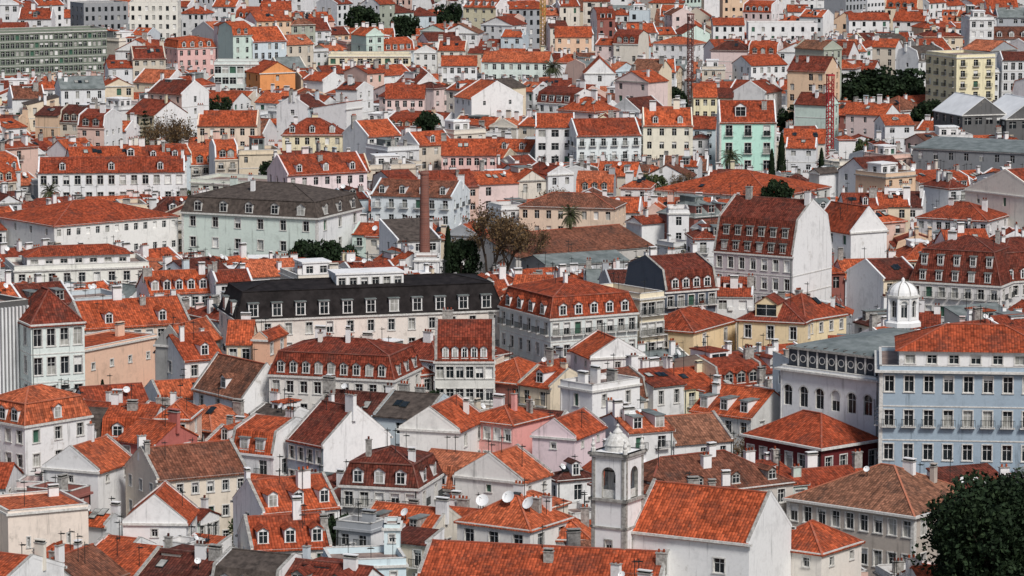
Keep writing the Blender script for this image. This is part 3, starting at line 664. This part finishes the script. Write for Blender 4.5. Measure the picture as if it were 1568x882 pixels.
cx,cy=at(1382,492,20); emit(mb,'glazed_cupola',cx,cy); MASK.append((1355,1408,420,492,cy))
# ------------------------------------------------------------------ brick chimney stack
brick,nt,b=newmat('chimney_brick'); v,oi=coords(nt)
bt=N(nt,'ShaderNodeTexBrick'); nt.links.new(N(nt,'ShaderNodeTexCoord').outputs['UV'],bt.inputs[0]); bt.inputs['Scale'].default_value=1
bt.inputs['Brick Width'].default_value=.4; bt.inputs['Row Height'].default_value=.2; bt.inputs['Mortar Size'].default_value=.02
bt.inputs['Color1'].default_value=(.28,.085,.055,1); bt.inputs['Color2'].default_value=(.20,.058,.04,1); bt.inputs['Mortar'].default_value=(.25,.2,.17,1)
nt.links.new(mix(nt,.6,bt.outputs[0],ramp(nt,noise(nt,v,.4,4),[(.3,.5),(.7,1.1)]),'MULTIPLY'),b.inputs['Base Color']); b.inputs['Roughness'].default_value=.9
mb=MB(); cx,cy=at(650,262,25); 
mb.lathe(0,0,[(1.2,-3),(.74,24.3),(.84,24.4),(.84,24.7),(.74,24.8),(.7,25),(.5,25),(.5,23)],20,0)
emit(mb,'brick_factory_chimney',cx,cy,0,(1,1,1),[brick]); addfoot(obb(cx,cy,4,4,0)); MASK.append((640,661,262,388,cy))
# ------------------------------------------------------------------ tower cranes
def crane(u,y,h,jib,col,name='tower_crane',ang=.3,w=.7):
    m=plain('crane_paint_'+name,tuple(c*.7 for c in col),col,.5); mb=MB()
    for a in (-w,w):
        for b in (-w,w): mb.tube((a,b,-2),(a,b,h),.15,.15,4,0)
    z=0
    while z<h-1.4:
        for (p,q) in (((-w,-w),(w,-w)),((w,-w),(w,w)),((w,w),(-w,w)),((-w,w),(-w,-w))):
            mb.tube((p[0],p[1],z),(q[0],q[1],z+1.4),.09,.09,3,0); mb.tube((p[0],p[1],z),(q[0],q[1],z),.09,.09,3,0)
        z+=1.4
    if jib:
        for (s,L) in ((1,jib),(-1,jib*.3)):
            mb.tube((0,0,h+.1),(s*L,0,h+.1),.1,.1,4,0); mb.tube((0,.5,h+.1),(s*L,.5,h+.1),.1,.1,4,0); mb.tube((0,.25,h+1),(s*L*.95,.25,h+.7),.1,.1,4,0)
        mb.tube((0,0,h),(0,.25,h+5),.1,.06,4,0); mb.tube((0,.25,h+5),(jib*.8,.25,h+.9),.03,.03,3,0); mb.tube((0,.25,h+5),(-jib*.28,.25,h+.9),.03,.03,3,0)
        mb.box(-jib*.3,-jib*.22,-.4,.9,h-1.2,h,0); mb.box(.3,1.4,-.9,.2,h-1.8,h-.1,0)
    else: mb.box(-w-.2,w+.2,-w-.2,w+.2,h,h+.4,0)
    emit(mb,name,(u-CU)/F*y,y,ang,(1,1,1),[m])
crane(1272,905,23,0,(.42,.025,.03),'construction_hoist')
crane(1057,1100,27,0,(.16,.06,.05),'construction_hoist')
crane(831,1250,36,22,(.50,.3,.07),'tower_crane',1.2)
MASK.append((1264,1280,112,240,904)); MASK.append((1052,1063,40,180,1099)); MASK.append((825,836,0,75,1249))
# ------------------------------------------------------------------ vegetation
def leafmat(name,c0,c1,c2):
    m,nt,b=newmat(name); v,oi=coords(nt)
    n=noise(nt,v,.55,4,.7); g=N(nt,'ShaderNodeNewGeometry')
    c=ramp(nt,n,[(.3,c0),(.5,c1),(.75,c2)]); c=mix(nt,.7,c,ramp(nt,g.outputs['Random Per Island'],[(0,.45),(1,1.5)]),'MULTIPLY')
    nt.links.new(c,b.inputs['Base Color']); b.inputs['Roughness'].default_value=.75; b.inputs['Specular IOR Level'].default_value=.15
    return m
L_dark=leafmat('evergreen_foliage',(.008,.015,.008),(.016,.03,.013),(.032,.05,.02))
L_ol=leafmat('olive_foliage',(.03,.045,.018),(.055,.075,.03),(.10,.10,.045))
L_br=leafmat('autumn_foliage',(.06,.04,.02),(.12,.075,.035),(.17,.12,.06))
BARK=plain('tree_bark',(.05,.04,.03),(.12,.09,.07),.9,3)
TWIG=plain('winter_twigs',(.07,.05,.035),(.14,.10,.07),.9,1)
def leaves(mb,c,r,n,size,rs,m=0,shell=.55):
    for i in range(n):
        d=rs.normal(size=3); d/=np.linalg.norm(d); rr=r*(shell+(1-shell)*rs.random()**.6)
        p=c+d*rr; a=rs.normal(size=3); a/=np.linalg.norm(a); b=np.cross(a,rs.normal(size=3)); b/=np.linalg.norm(b)
        s=size*(.6+.8*rs.random()); a=a*s; b=b*s*.6
        mb.poly([tuple(p-a),tuple(p-b),tuple(p+a),tuple(p+b)],m)
def broadleaf(h,r,seed,n=60,lv=70,size=.35):
    rs=np.random.RandomState(seed); mb=MB()
    mb.tube((0,0,-2),(0,0,h*.45),r*.09,r*.06,8,1)
    for i in range(n):
        t=2*math.pi*rs.random(); e=rs.random(); zz=h*(.30+.62*e)
        rad=r*math.sqrt(max(.03,1-((zz/h-.58)/.42)**2))*(.25+.75*rs.random()**.5)
        c=np.array([rad*math.cos(t),rad*math.sin(t),zz]); cr=r*(.14+.17*rs.random())
        if i%3==0: mb.tube((0,0,h*.3+rs.random()*h*.1),tuple(c),r*.035,r*.01,5,1)
        leaves(mb,c,cr,lv,size,rs)
    return mb
def cypress(h,r,seed):
    rs=np.random.RandomState(seed); mb=MB(); mb.tube((0,0,-2),(0,0,h*.9),.18,.03,6,1)
    for i in range(1800):
        e=rs.random()**1.2; zz=h*(.06+.94*e); rad=r*(1-e)**.55*(.6+.4*rs.random())*min(1,.5+e*3); t=2*math.pi*rs.random()
        p=np.array([rad*math.cos(t),rad*math.sin(t),zz]); s=.28*(.6+.7*rs.random())
        a=np.array([.3*math.cos(t),.3*math.sin(t),1])*s*1.3; b=np.array([-math.sin(t),math.cos(t),.2*rs.normal()])*s*.6
        mb.poly([tuple(p-a*.5),tuple(p+b),tuple(p+a),tuple(p-b)],0)
    return mb
def conifer(h,r,seed):
    rs=np.random.RandomState(seed); mb=MB(); mb.tube((0,0,-2),(0,0,h),.25,.04,6,1)
    k=0; zz=h*.2
    while zz<h*.98:
        rad=r*(1-zz/h)**.8+.2
        for j in range(7):
            t=2*math.pi*(j/7+.13*k)+rs.normal()*.1; e=np.array([rad*math.cos(t),rad*math.sin(t),zz+rad*.12])
            mb.tube((0,0,zz),tuple(e),.05,.02,4,1)
            for q in range(14):
                f=.25+.75*rs.random(); c=np.array([0,0,zz])*(1-f)+e*f+rs.normal(size=3)*.12
                a=rs.normal(size=3); a[2]*=.4; a*=.32/np.linalg.norm(a); b=np.array([-a[1],a[0],.05])*.5
                mb.poly([tuple(c-a),tuple(c-b),tuple(c+a),tuple(c+b)],0)
        zz+=h*.055; k+=1
    return mb
def bare(h,seed,depth=5,leafy=4):
    rs=random.Random(seed); nr=np.random.RandomState(seed); mb=MB()
    def br(p,d,L,r,k):
        q=p+d*L; mb.tube(tuple(p),tuple(q),r,r*.72,5 if k>3 else 3,1)
        if k<=1: leaves(mb,np.array(q),.8,leafy,.16,nr,0,.1)
        if k==0: return
        for i in range(3 if k>1 else 4):
            nd=(d+Vector((rs.gauss(0,.42),rs.gauss(0,.42),rs.gauss(.16,.25)))).normalized()
            br(p+d*L*rs.uniform(.6,1),nd,L*rs.uniform(.66,.88),max(.035,r*.62),k-1)
    br(Vector((0,0,-1)),Vector((0,0,1)),h*.30,h*.026,depth)
    return mb
def palm(h,seed):
    rs=random.Random(seed); mb=MB(); mb.tube((0,0,-1),(.1,0,h),.32,.22,8,1)
    for i in range(60):
        t=rs.uniform(0,6.28); el=rs.uniform(-.8,1.3); L=rs.uniform(1.7,2.3); p=Vector((.1,0,h)); d=Vector((math.cos(t)*math.cos(el),math.sin(t)*math.cos(el),math.sin(el)))
        side=Vector((-math.sin(t),math.cos(t),0))
        for k in range(7):
            q=p+d*L/7; wl=.5*(1-abs(k-3)/5)
            for sg in (-1,1):
                for m_ in (0,.5):
                    b=p.lerp(q,m_); mb.poly([tuple(b),tuple(p.lerp(q,m_+.35)),tuple(b+side*sg*wl+d*.2-Vector((0,0,.15)))],0)
            mb.tube(tuple(p),tuple(q),.03,.03,3,1)
            p=q; d=(d+Vector((0,0,-.2))).normalized()
    return mb
def place(me,name,x,y,sc=1,rot=None,scz=None):
    ob=bpy.data.objects.new(name,me); ob.location=(x,y,0); ob.rotation_euler=(0,0,R.uniform(0,6.28) if rot is None else rot)
    ob.scale=(sc,sc,scz or sc); bpy.context.scene.collection.objects.link(ob); return ob
BL=[broadleaf(10,4.2,s).mesh('broadleaf_crown',[L_dark,BARK]) for s in (1,2)]+[broadleaf(9,3.8,5,45,60).mesh('olive_crown',[L_ol,BARK])]
CY=cypress(12,1.3,3).mesh('cypress_crown',[L_dark,BARK]); CO=conifer(17,3.6,4).mesh('conifer_crown',[L_dark,BARK])
BA=[bare(11,s).mesh('bare_branches',[L_br,TWIG]) for s in (5,8)]; PA=palm(8,3).mesh('palm_crown',[L_ol,BARK])
def tree_at(me,name,u,vtop,ztop,hm,mask=None,scx=1):
    x,y=at(u,vtop,ztop); s=ztop/hm; place(me,name,x,y,s*scx,None,s)
    if mask: MASK.append((mask[0],mask[1],vtop,mask[2],y))
    addfoot(obb(x,y,4,4,0))
big=broadleaf(19,7.4,21,190,170,.28).mesh('large_tree_crown',[L_dark,BARK])
place(big,'large_evergreen_tree',(1542-784)/F*383,383,1.0,0)
addfoot(obb(52,383,9,9,0)); MASK.append((1462,1600,745,884,381))
for (u,v,z,sx) in ((746,310,18,.85),(772,322,16,.85),(724,350,12,.8),(800,335,13,.8),(260,172,18,.8),(280,180,16,.7),(838,268,14,.9),(245,180,14,.7)):
    tree_at(R.choice(BA),'autumn_tree',u,v,z,10.5,(u-22,u+22,v+(76 if v>300 else 42)),sx)
tree_at(PA,'palm_tree',874,318,13,9,(856,892,352),.85); tree_at(PA,'palm_tree',76,283,12,9,(64,90,308),.8); tree_at(PA,'palm_tree',846,95,15,9,(840,852,120))
tree_at(PA,'palm_tree',1120,232,12,9)
tree_at(CO,'norfolk_pine',222,168,18,17,(208,236,225)); tree_at(CY,'cypress_tree',686,348,13,12,(674,700,392)); tree_at(CY,'cypress_tree',1197,205,15,12,(1190,1204,250))
tree_at(CY,'cypress_tree',1182,230,13,12); tree_at(CY,'cypress_tree',1258,228,12,12)
for (u,v,z,s) in ((1330,112,15,1.3),(1365,106,16,1.4),(1385,120,14,1.0),(1425,158,12,1.0),(1310,130,12,1),(336,150,13,.6),(553,14,18,.9),(262,32,14,.8),(470,374,12,.8),(492,372,12,.8),(515,376,11,.9),(655,175,12,.7),(1160,620,9,.6),(1530,385,11,.8),(620,28,16,.9),(690,8,17,.8),(1190,280,11,.8),(710,372,10,.7)):
    tree_at(BL[R.randrange(2)],'evergreen_tree',u,v,z,9.5,(u-20*s,u+20*s,v+28) if v<400 else None,s)
# ------------------------------------------------------------------ the rest of the town
COLS=[((.77,.775,.765),19),((.71,.72,.725),7),((.76,.71,.62),5),((.77,.66,.50),4),((.76,.70,.50),2),((.74,.53,.45),3),((.76,.62,.59),3),((.58,.66,.70),3),((.40,.42,.44),2),((.66,.59,.49),3),((.77,.56,.39),2),((.40,.43,.36),1),((.30,.12,.10),1),((.60,.72,.65),1)]
CL=[c for c,k in COLS for _ in range(k)]
NM=['town_house','terraced_house','tenement_house','narrow_town_house']
count=[0]
def filler(cx,cy,w,D,yaw,H,small=False):
    q=obb(cx,cy,w-.4,D-.4,yaw)
    if hit(q): return False
    rt=R.random(); rh=R.uniform(.22,.34)*min(w,D)
    if small: roof=R.choice(('gx','shed','flat','flat','gy','hip')); rh*=.8
    else: roof='gx' if rt<.50 else 'gy' if rt<.65 else 'hip' if rt<.80 else 'gam' if rt<.89 else 'flat' if rt<(.95 if cy<600 else .985) else 'shed'
    hm=2.6 if roof=='gam' else 0
    if roof=='gam': rh=1.2
    if roof=='gy': rh=min(rh,w*.33)
    top=H+rh*.75+hm; lim=vlimit(q,top)
    if lim<top:
        H=lim-rh*.75-hm
        if H<3.2:
            if roof=='gam': roof='gx'; hm=0; H=lim-rh
            if H<2.6: return False
    dist=cy; lod=0 if dist<520 else (1 if dist<1250 else 2)
    far=dist>900
    pr=R.random(); rm=TILE if pr<.87 else OLD if pr<.94 else ZINC if pr<.97 else SHING
    ml=PLAST if R.random()<.5 else WALL
    df=0
    if roof in('gx','hip') and w>5 and R.random()<(.3 if not far else .2): df=R.randint(1,max(1,int(w/3)))
    if roof=='gam': df=max(2,int(w/2.4))
    o=dict(lod=lod,rm=rm,ml=ml,mr_=ml,par=R.random()<.5,df=df,dr=0,ds=R.choice('ggf'),dm=R.choice((PLAST,WALL,STONE)),sp=R.uniform(2.0,3.0),ww=R.uniform(.8,1.3),wh=R.uniform(1.2,2.0),sh=R.uniform(2.7,3.2),
        ch=R.choice((0,1,2,2,3,4)) if not small else R.choice((0,1)),ant=(R.choice((0,1,1,2,3)) if dist<850 else 0),dish=(R.choice((1,1,2)) if R.random()<.3 and dist<800 else 0),sky=R.choice((0,0,1,2,3)),
        jit=R.choice((0,.05,.3)),rows=3 if dist<700 else 4,hm=2.6,trim=(lod==0 and R.random()<.45),bands=R.random()<.15,ns=R.choice((0,0,0,1,2,3)),balc=R.choice((None,None,(0,),(0,1))) if dist<850 else None,ac=dist<700,dw=R.uniform(1,1.6),cm=R.choice((TRIM,STONE,WALL)))
    if roof=='flat' and not small and R.random()<.6: o['pent']=(-w*.3,w*.2,-D*.15,D*.3,H,2.2,'flat',2)
    mb=MB(); house(mb,w,D,H,roof,rh,**o)
    if not small and R.random()<.28 and w>6:   # roof-top lean-to or stair box
        x0=R.uniform(-w*.4,0); x1=x0+R.uniform(1.8,3.4); zt=H+rh*.8+hm+R.uniform(.1,.9); pm=R.choice((PLAST,PLAST,WALL,ZINC))
        mb.box(x0,x1,-D*.1,D*.32,H-.5,zt,pm,False); mb.box(x0-.15,x1+.15,-D*.1-.15,D*.32+.15,zt,zt+.14,R.choice((TILE,ZINC,PLAST)))
        fr=(x0,-D*.1,1,0,0,-1); fq(mb,fr,.4,x1-x0-.4,zt-1.3,zt-.3,.02,GLASS); fq(mb,fr,(x1-x0)/2-.04,(x1-x0)/2+.04,zt-1.3,zt-.3,.04,FRAME)
    c=R.choice(CL); f=R.uniform(.88,1.02)
    tone=R.choice((R.uniform(0,.3),R.uniform(.2,.6),R.uniform(.4,.8),R.uniform(.5,1)))
    emit(mb,R.choice(NM) if not small else 'courtyard_annex',cx,cy,yaw,tuple(min(.79,x*f) for x in c),None,0,tone)
    addfoot(q); count[0]+=1
    return True
yawcell={}
def yawf(x,y):
    k=(int(x//55),int(y//60))
    if k not in yawcell: yawcell[k]=math.radians(R.choice((-38,-28,-18,-8,0,6,14,24,34,44)))
    return yawcell[k]
y=392
while y<1760:
    half=.150*y+10; x=-half
    while x<half:
        yaw=yawf(x,y)+R.uniform(-.06,.06); n=R.randint(2,5)
        flip=R.random()<.25
        px,py=x,y+R.uniform(-4,4)
        if flip: yaw+=math.pi/2*R.choice((-1,1)); yaw=(yaw+math.pi)%(2*math.pi)-math.pi
        Hb=R.choice((8,9,10,11,12,13,14)) if y<900 else R.choice((7,9,11,13,15,17,20))
        if flip:
            w=R.uniform(6,10); D=R.uniform(8,11); filler(px,py,w,D,yaw,Hb+R.uniform(-2,2)); x+=D+.5; continue
        for i in range(n):
            w=R.uniform(5.0,10.5)*(1.0 if y<900 else 1.2); D=R.uniform(8,11.5)
            cx=px+math.cos(yaw)*w/2; cy=py+math.sin(yaw)*w/2
            filler(cx,cy,w,D,yaw,max(6,Hb+R.uniform(-3.5,3.5)))
            px+=math.cos(yaw)*(w+.06); py+=math.sin(yaw)*(w+.06)
        x=px+R.uniform(.5,4)
    y+=11.5+(y-392)*.010
for i in range(2400):
    yy=390+(1400-390)*R.random()**1.3; xx=R.uniform(-1,1)*(.146*yy+6)
    filler(xx,yy,R.uniform(3.2,6.5),R.uniform(3.2,6.5),yawf(xx,yy)+R.choice((0,math.pi/2)),R.uniform(5,10.5),True)
for i in range(900):
    yy=400+(1700-400)*R.random(); xx=R.uniform(-1,1)*(.148*yy); q=obb(xx,yy,3,3,0)
    if hit(q): continue
    z=R.uniform(5,13); lim=vlimit(obb(xx,yy,6,6,0),z)
    if lim<3: continue
    z=min(z,lim); k=R.random()
    if k<.6: place(R.choice(BL),'garden_tree',xx,yy,z/10*R.uniform(.6,.9),None,z/10)
    elif k<.85: place(R.choice(BA),'autumn_tree',xx,yy,z/11*.8,None,z/11)
    else: place(CY,'cypress_tree',xx,yy,z/12,None,z/12)
    addfoot(q)
print('fillers',count[0])
# ------------------------------------------------------------------ ground
m,nt,b=newmat('cobbled_ground'); v,oi=coords(nt)
n1=noise(nt,v,.05,4,.7); n2=noise(nt,v,1.2,4,.7)
c=ramp(nt,n1,[(.35,(.05,.05,.048)),(.55,(.10,.095,.085)),(.7,(.045,.055,.03))]); c=mix(nt,.6,c,ramp(nt,n2,[(.3,.6),(.7,1.2)]),'MULTIPLY')
nt.links.new(c,b.inputs['Base Color']); b.inputs['Roughness'].default_value=.9
nx,ny=60,90
xs=np.concatenate([[-6000,-2500,-1000],np.linspace(-420,420,nx),[1000,2500,6000]]); ys=np.concatenate([[-2000,-300],np.linspace(250,1900,ny),[2500,4000,9000]])
V=[(float(x),float(yy),ground(x,yy)) for yy in ys for x in xs]; k=len(xs)
Fc=[(j*k+i,j*k+i+1,(j+1)*k+i+1,(j+1)*k+i) for j in range(len(ys)-1) for i in range(k-1)]
me=bpy.data.meshes.new('ground'); me.from_pydata(V,[],Fc); me.materials.append(m)
bpy.context.scene.collection.objects.link(bpy.data.objects.new('ground',me))
# ------------------------------------------------------------------ light, camera
sc=bpy.context.scene
wd=bpy.data.worlds.new('World'); sc.world=wd; wd.use_nodes=True; nt=wd.node_tree
bg=nt.nodes['Background']; sky=nt.nodes.new('ShaderNodeTexSky'); sky.sky_type='NISHITA'; sky.sun_disc=False
EL,AZ=math.radians(48),math.radians(152)
sky.sun_elevation=EL; sky.sun_rotation=AZ; sky.dust_density=2.5
nt.links.new(sky.outputs[0],bg.inputs[0]); bg.inputs[1].default_value=.088
sd=bpy.data.lights.new('sun','SUN'); sd.energy=3.0; sd.angle=math.radians(13); sd.color=(1,.965,.92)
so=bpy.data.objects.new('sun',sd); sc.collection.objects.link(so)
sv=Vector((math.sin(AZ)*math.cos(EL),math.cos(AZ)*math.cos(EL),math.sin(EL)))
so.rotation_euler=(-sv).to_track_quat('-Z','Y').to_euler()
cd=bpy.data.cameras.new('camera'); cam=bpy.data.objects.new('camera',cd); sc.collection.objects.link(cam)
cam.location=(0,0,CAMZ); cam.rotation_euler=(math.pi/2-TH,0,0); cd.sensor_width=36; cd.lens=F/1568*36; cd.clip_start=1; cd.clip_end=20000
sc.camera=cam
sc.view_settings.view_transform='Standard'; sc.view_settings.look='None'; sc.view_settings.exposure=0
